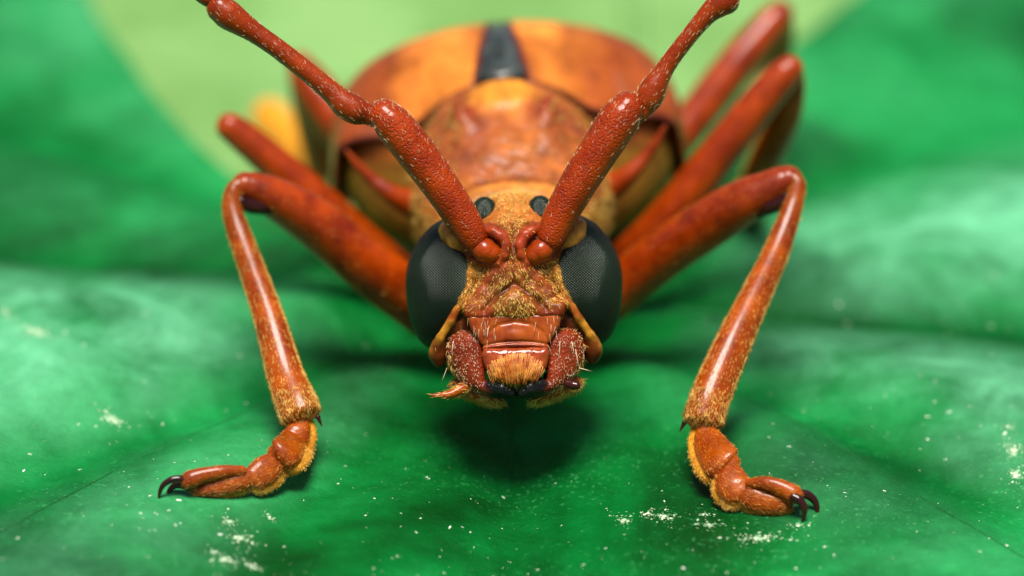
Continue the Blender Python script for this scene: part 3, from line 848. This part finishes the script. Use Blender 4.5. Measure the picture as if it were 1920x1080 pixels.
setae('collar_hair', body, TW, [TQ], 700, 14, .8, M['paleh'], np.array([0, -.6, .1]), .4, lambda c, nr, T: (c[:, 1] * U < 412) * (c[:, 1] * U > 350) * (nr[:, 2] > .2), .35, .3, 72)
# lateral spines
for sx in (-1, 1):
    b = np.array([[110, 605, -88], [165, 592, -80], [205, 586, -66], [240, 580, -40], [275, 590, -10], [302, 596, 22], [318, 600, 48.]]); b[:, 0] *= sx
    C = catmull(body2w(b), 8); R = np.interp(np.linspace(0, 1, len(C)), [0, .25, .42, .65, .85, 1], [30, 34, 24, 13.5, 8.5, 4.5]) / U
    V, P = tube_data(C, R, 24); mesh_obj('spine', V, P, M['flag'], body)

# --- wing cases and scutellum
def elytron(sgn):
    ns, nt = 150, 90
    s = np.linspace(0, 1, ns)[:, None]; t = np.linspace(0, 1, nt)[None]
    ybase = 752 + 30 * t + 70 * t ** 2
    y = ybase + (1985 - 15 * t - ybase) * s ** 1.25
    a = np.interp(y, [740, 810, 880, 980, 1200, 1500, 1800, 1990], [285, 326, 342, 350, 335, 285, 175, 40])
    top_ = np.interp(y, [740, 780, 850, 930, 1000, 1100, 1300, 1600, 1850, 1990], [116, 132, 148, 152, 140, 98, -8, -165, -285, -330])
    zc = np.interp(y, [740, 900, 1300, 1990], [-70, -90, -160, -345])
    gap = np.interp(y, [745, 800, 935, 1010, 1150], [56, 48, 27, 20, 1])
    thm = np.radians(112)
    tt = t * thm
    x = a * np.sin(tt) ** .86
    x = gap + (a - gap * (1 - t)) / a * x * 1.0
    z = zc + (top_ - zc) * spow(np.cos(tt), .8)
    # rounded front rim and raised shoulder
    roll = np.exp(-s * 26)
    drop = np.interp(x, [0, 56, 120, 170, 230, 290, 350], [10, 12, 42, 74, 80, 64, 34])
    z = z - drop * np.exp(-(np.maximum(y - ybase, 0) / 105.) ** 1.3)
    y = y + 5 * (1 - roll)
    z = z + 16 * np.exp(-((t - .62) / .16) ** 2 - ((s - .03) / .05) ** 2)
    z = z - 5 * np.exp(-((t - .32) / .1) ** 2) * np.exp(-s * 9)
    z = z + 2.5 * wob(x / 50., y / 50.) + 1.0 * wob(x / 16., y / 16., 1, 3.)
    V = np.stack([sgn * x + 0 * y, y + 0 * x, z], -1).reshape(-1, 3)
    i = np.arange(ns - 1)[:, None] * nt; j = np.arange(nt - 1)[None]
    q = np.stack([i + j, i + nt + j, i + nt + j + 1, i + j + 1], -1).reshape(-1, 4)
    k = len(V); W = V.copy()
    cx = np.stack([np.zeros(k), V[:, 1] + 20, V[:, 2] - 160], 1); dd = cx - V; dd /= np.linalg.norm(dd, axis=1)[:, None]
    W = V + dd * 11
    gi = np.arange(k).reshape(ns, nt)
    rim = np.concatenate([gi[0, :], gi[1:, -1], gi[-1, -2::-1], gi[-2::-1, 0]])
    sd_ = np.stack([rim[:-1], rim[1:], rim[1:] + k, rim[:-1] + k], 1)
    P = [q, q[:, ::-1] + k, sd_]
    if sgn > 0: P = [p[:, ::-1] for p in P]
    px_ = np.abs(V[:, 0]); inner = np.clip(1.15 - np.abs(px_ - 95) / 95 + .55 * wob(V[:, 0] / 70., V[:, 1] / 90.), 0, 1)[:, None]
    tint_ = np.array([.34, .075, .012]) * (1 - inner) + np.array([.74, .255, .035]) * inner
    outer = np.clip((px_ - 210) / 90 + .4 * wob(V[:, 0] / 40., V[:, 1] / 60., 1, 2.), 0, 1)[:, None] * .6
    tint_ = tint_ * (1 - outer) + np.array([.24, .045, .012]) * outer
    tint_ = np.vstack([tint_, tint_ * 0 + np.array([.3, .08, .015])])
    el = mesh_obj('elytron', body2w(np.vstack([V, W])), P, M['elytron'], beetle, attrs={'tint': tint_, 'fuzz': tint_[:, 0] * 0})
    ed = np.concatenate([gi[60::-2, 0], gi[0, 1:62:2]])
    C = body2w(V[ed] + np.array([0, 0, -3.])); C = np.vstack([C[:1], (C[:-2] + 2 * C[1:-1] + C[2:]) / 4, C[-1:]])
    Vm, Pm = tube_data(C, np.full(len(C), 6.5) / U, 12, 1., np.array([0, .3, .95])); mesh_obj('margin', Vm, Pm, M['margin'], el)
for sgn in (-1, 1): elytron(sgn)
S = Field((-70, 725, 60), (70, 1040, 190), 3.)
S.add(ell((0, 778, 118), (50, 40, 22)), 8, DARK)
for c in chain([(24, 776, 118, 22), (20, 850, 134, 18), (12, 935, 142, 14), (8, 1010, 128, 12)]): S.add(c, 12, DARK)
V, Q = S.mesh(1, False); mesh_obj('scutellum', body2w(V), [Q], M['scutellum'], beetle)

# --- antennae
def antenna(scape, third, rest, seed, bulb):
    a = empty('antenna', pw(*scape[0][:3])); wl_ = wloc[a.name].copy(); a.parent = beetle; a.location = tuple(wl_ - wloc[beetle.name])
    tube('socket_joint', bulb, M['femur'], a, 24)
    s = tube('scape', scape, M['scape'], a, 40, 12)
    V, P, C = DATA[s.name]
    ax = (C[-1] - C[0]) / np.linalg.norm(C[-1] - C[0])
    setae('setae', a, V, P, 260, 6, .5, M['paleh'], ax * .8, .35, lambda c, nr, T: .15 + (((c - C[0]) @ ax) / np.linalg.norm(C[-1] - C[0])) ** 3, .2, .2, seed)
    f = tube('antenna_segment', third, M['flag'], a, 32, 10)
    V, P, C = DATA[f.name]
    setae('setae', a, V, P, 300, 7, .4, M['paleh'], ax * .9, .3, None, .15, .2, seed + 1)
    for p in rest: tube('antenna_segment', p, M['flag'], a, 20, 8)
antenna([(900, 464, 22, 17), (892, 452, 22, 26), (870, 414, 18, 32), (822, 342, 10, 35), (772, 275, 4, 37.5), (736, 232, 0, 36), (722, 217, 0, 31)],
        [(702, 222, 6, 17), (688, 214, 8, 21), (668, 207, 6, 27), (646, 195, 4, 26), (624, 175, 2, 21), (590, 146, 0, 19), (530, 98, -5, 18.5), (482, 64, -8, 19.5), (452, 44, -10, 24), (430, 29, -12, 28), (413, 16, -13, 26)],
        [[(404, 6, -12, 12), (388, -4, -14, 16), (360, -24, -16, 14), (260, -110, -20, 12), (170, -190, -26, 13), (150, -208, -27, 15)], [(150, -215, -27, 10), (60, -300, 10, 10), (-40, -390, 60, 11)]], 101,
        [(920, 475, 18, 20), (909, 469, 18, 23), (896, 460, 22, 20)])
antenna([(1022, 466, 22, 17), (1031, 450, 22, 27), (1051, 404, 18, 32), (1083, 346, 10, 35), (1122, 284, 4, 37.5), (1160, 226, 0, 38.5), (1176, 204, 0, 33)],
        [(1200, 214, 8, 16), (1208, 202, 10, 20), (1217, 184, 8, 26), (1227, 162, 6, 25), (1240, 140, 4, 19), (1258, 112, 2, 16.5), (1292, 68, -4, 16), (1322, 32, -8, 18), (1344, 12, -10, 23), (1362, 2, -12, 25)],
        [[(1368, -8, -12, 12), (1385, -22, -14, 15), (1420, -60, -16, 13), (1500, -160, -20, 12), (1560, -240, -26, 14)], [(1566, -250, -27, 10), (1630, -340, 10, 10), (1700, -430, 60, 11)]], 111,
        [(1004, 477, 18, 20), (1014, 470, 18, 23), (1026, 460, 22, 20)])

# --- legs
def leg(femur, tibia, tarsus=None, claws=None, seed=0, hair=True, kd_t=.72, spur=None, knee=None):
    g = empty('leg', pw(*femur[0][:3])); wl_ = wloc[g.name].copy(); g.parent = beetle; g.location = tuple(wl_ - wloc[beetle.name])
    f = tube('femur', femur, M['femur'], g, 36, 10)
    t = tube('tibia', tibia, M['tibia'], g, 32, 10, kd_t, (1, .35))
    if knee: tube('knee_joint', knee, M['claw'], g, 16, 5)
    if hair:
        V, P, C = DATA[f.name]
        setae('setae', g, V, P, 400, 7, .38, M['gold'], (C[-1] - C[0]) / np.linalg.norm(C[-1] - C[0]), .25, None, .15, .2, seed)
        V, P, C = DATA[t.name]; ax = (C[-1] - C[0]); L = np.linalg.norm(ax); ax = ax / L
        setae('setae', g, V, P, 5500, 10, .5, M['gold'], ax * .9, .3, lambda c, nr, T: .03 + (((c - C[0]) @ ax) / L).clip(0, 1) ** 1.3 * (.07 + .3 * ((((c - C[0]) @ ax) / L) > .9) + (np.abs(nr @ AF) < .45)), .2, .25, seed + 1)
    if tarsus:
        tg = g
        for k, (pth, pad, kdv) in enumerate(tarsus):
            s = tube('tarsal_segment', pth, M['tarsus'], tg, 28, 8, kdv, (.8, .7))
            if pad:
                p = tube('tarsal_pad', pad, M['pad'], tg, 24, 8, (.36 if hair else .72), (.8, .8))
                if hair:
                    V, P, C = DATA[p.name]; ax = C[-1] - C[0]; ax /= np.linalg.norm(ax)
                    setae('pad_hair', tg, V, P, 1700, 8, .65, M['gold'], ax * .5, .7, None, .25, .2, seed + 5 + k)
            if hair:
                V, P, C = DATA[s.name]; ax = C[-1] - C[0]; ax /= np.linalg.norm(ax)
                setae('segment_hair', tg, V, P, 520 if k < 3 else 120, 9, .5, M['orangeh'], ax * .9, .3, None, .2, .2, seed + 15 + k)
        if spur: tube('tibial_spur', spur, M['claw'], g, 10, 4)
        for c in claws or []: tube('claw', c, M['claw'], tg, 18, 8)
    return g
# contact depths from the leaf itself
L0, R0 = on_leaf(420, 936, 4), on_leaf(1430, 968, 4)
def seg(path, sh, kd=.5):
    pad = [(p[0] + sh[0], p[1] + sh[1], p[2] + 11, p[3] * .98 + sh[2]) for p in path]
    return (path, pad, kd)
leg([(830, 610, 520, 46), (770, 560, 480, 51), (700, 506, 440, 52), (610, 432, 400, 49), (545, 388, 370, 43), (500, 364, 350, 37), (474, 353, 338, 31), (460, 349, 332, 27)],
    [(456, 344, 318, 15), (440, 356, 312, 17), (435, 390, 303, 19), (449, 440, 285, 22), (478, 520, 240, 25), (507, 606, 190, 29), (534, 700, 140, 34), (556, 758, 105, 39), (563, 776, 95, 39)],
    [seg([(566, 790, 92, 15), (561, 806, 84, 22), (550, 828, 70, 29), (536, 848, L0 + 48, 33), (522, 858, L0 + 44, 26)], (8, 8, 4)),
     seg([(526, 856, L0 + 50, 14), (514, 868, L0 + 40, 22), (496, 882, L0 + 28, 27), (480, 894, L0 + 20, 24)], (5, 9, 3)),
     seg([(478, 888, L0 + 20, 12), (455, 900, L0 + 10, 18), (420, 909, L0 + 4, 18), (388, 917, L0, 13), (366, 920, L0, 9)], (0, 10, -1), .6),
     ([(455, 882, L0 + 4, 9), (420, 884, L0 - 6, 12), (385, 890, L0 - 10, 14), (360, 898, L0 - 12, 17), (348, 904, L0 - 12, 15)], None, .85)],
    [[(352, 902, L0 - 14, 9), (334, 898, L0 - 18, 7.5), (318, 901, L0 - 20, 6.5), (305, 911, L0 - 20, 5), (299, 926, L0 - 17, 3.4), (298, 943, L0 - 11, 1.2)],
     [(354, 912, L0 - 2, 9), (340, 909, L0 + 2, 7.5), (327, 911, L0 + 4, 6.2), (318, 919, L0 + 5, 4.8), (314, 930, L0 + 6, 3.2), (313, 942, L0 + 6, 1.2)]], 200, spur=[(596, 782, 92, 5), (603, 798, 92, 1.2)],
    knee=[(506, 392, 338, 12), (490, 388, 330, 15), (466, 384, 322, 16), (452, 378, 312, 12)])
leg([(1110, 590, 520, 42), (1170, 535, 490, 46), (1250, 472, 445, 47), (1330, 418, 400, 47), (1395, 378, 362, 43), (1440, 356, 345, 36), (1466, 342, 336, 31), (1478, 337, 332, 27)],
    [(1480, 332, 318, 15), (1495, 346, 312, 16), (1489, 380, 303, 18), (1472, 430, 285, 22), (1450, 485, 255, 25), (1412, 565, 205, 29), (1372, 650, 155, 34), (1336, 735, 110, 37), (1322, 778, 95, 38), (1320, 788, 92, 37)],
    [seg([(1322, 802, 84, 17), (1326, 818, 76, 26), (1336, 842, 52, 34), (1352, 866, R0 + 60, 38), (1362, 876, R0 + 54, 30)], (-8, 7, 4)),
     seg([(1358, 868, R0 + 60, 16), (1366, 886, R0 + 44, 26), (1374, 908, R0 + 30, 33), (1382, 922, R0 + 22, 29)], (-5, 9, 3)),
     seg([(1386, 914, R0 + 24, 15), (1408, 930, R0 + 14, 23), (1436, 940, R0 + 6, 22), (1464, 944, R0, 17), (1480, 946, R0, 10)], (0, 11, -1), .6),
     ([(1404, 906, R0 + 10, 9), (1436, 906, R0 - 4, 13), (1465, 915, R0 - 10, 16), (1486, 926, R0 - 14, 18), (1494, 932, R0 - 16, 15)], None, .85)],
    [[(1488, 932, R0 - 22, 10), (1499, 938, R0 - 26, 9), (1507, 950, R0 - 28, 7), (1508, 964, R0 - 26, 4.6), (1503, 981, R0 - 20, 1.3)],
     [(1496, 926, R0 + 2, 9), (1514, 928, R0 + 4, 8.5), (1527, 939, R0 + 5, 7), (1532, 952, R0 + 6, 5), (1531, 965, R0 + 6, 3), (1527, 978, R0 + 6, 1.2)]], 240, spur=[(1283, 793, 92, 5), (1275, 808, 92, 1.2)],
    knee=[(1424, 398, 340, 12), (1440, 388, 332, 16), (1462, 380, 322, 16), (1476, 372, 312, 12)])
def tarsus_back(p0, p1, d0, d1):
    out = []
    for k in range(3):
        u0, u1 = k / 3.2, (k + 1) / 3.2
        q = lambda u, r: (p0[0] + (p1[0] - p0[0]) * u, p0[1] + (p1[1] - p0[1]) * u, d0 + (d1 - d0) * u, r)
        out.append(([q(u0, 18), q((u0 + u1) / 2, 30), q(u1, 28)], [q(u0, 24), q((u0 + u1) / 2, 36), q(u1, 32)] if k < 3 else None, .6))
    return out
leg([(830, 590, 760, 40), (760, 530, 740, 42), (690, 468, 720, 41), (610, 392, 690, 38), (560, 346, 675, 36), (505, 298, 662, 33), (455, 256, 652, 30), (432, 238, 646, 27)],
    [(432, 240, 652, 18), (452, 262, 700, 20), (520, 320, 800, 22), (620, 415, 900, 24), (680, 470, 960, 26)], tarsus_back((690, 480), (740, 545), 980, 1120), None, 300, False)
leg([(1100, 560, 760, 40), (1170, 500, 740, 43), (1250, 412, 715, 40), (1335, 306, 690, 38), (1420, 198, 672, 36), (1468, 142, 664, 31), (1480, 130, 662, 27)],
    [(1482, 126, 668, 20), (1486, 160, 700, 24), (1472, 220, 760, 30), (1442, 285, 860, 33), (1422, 335, 960, 35)], tarsus_back((1416, 350), (1392, 405), 1000, 1290), None, 320, False)
leg([(770, 400, 1050, 38), (720, 340, 1050, 40), (660, 262, 1060, 42), (600, 180, 1080, 40), (572, 138, 1095, 32), (563, 122, 1100, 25)],
    [(562, 126, 1108, 20), (566, 160, 1200, 24), (585, 240, 1380, 30), (610, 320, 1520, 36)],
    tarsus_back((602, 318), (492, 206), 1540, 1760), None, 340, False)
leg([(1180, 370, 1050, 34), (1230, 312, 1050, 36), (1290, 236, 1065, 36), (1374, 128, 1085, 36), (1440, 50, 1105, 32), (1462, 26, 1112, 26)],
    [(1464, 26, 1120, 20), (1466, 60, 1220, 24), (1450, 130, 1400, 30), (1425, 200, 1560, 33)], tarsus_back((1420, 212), (1398, 250), 1580, 1720), None, 360, False)

for o in bpy.data.objects:
    d, q = 0, o
    while q.parent: d += 1; q = q.parent
    assert d <= 2, (o.name, d)
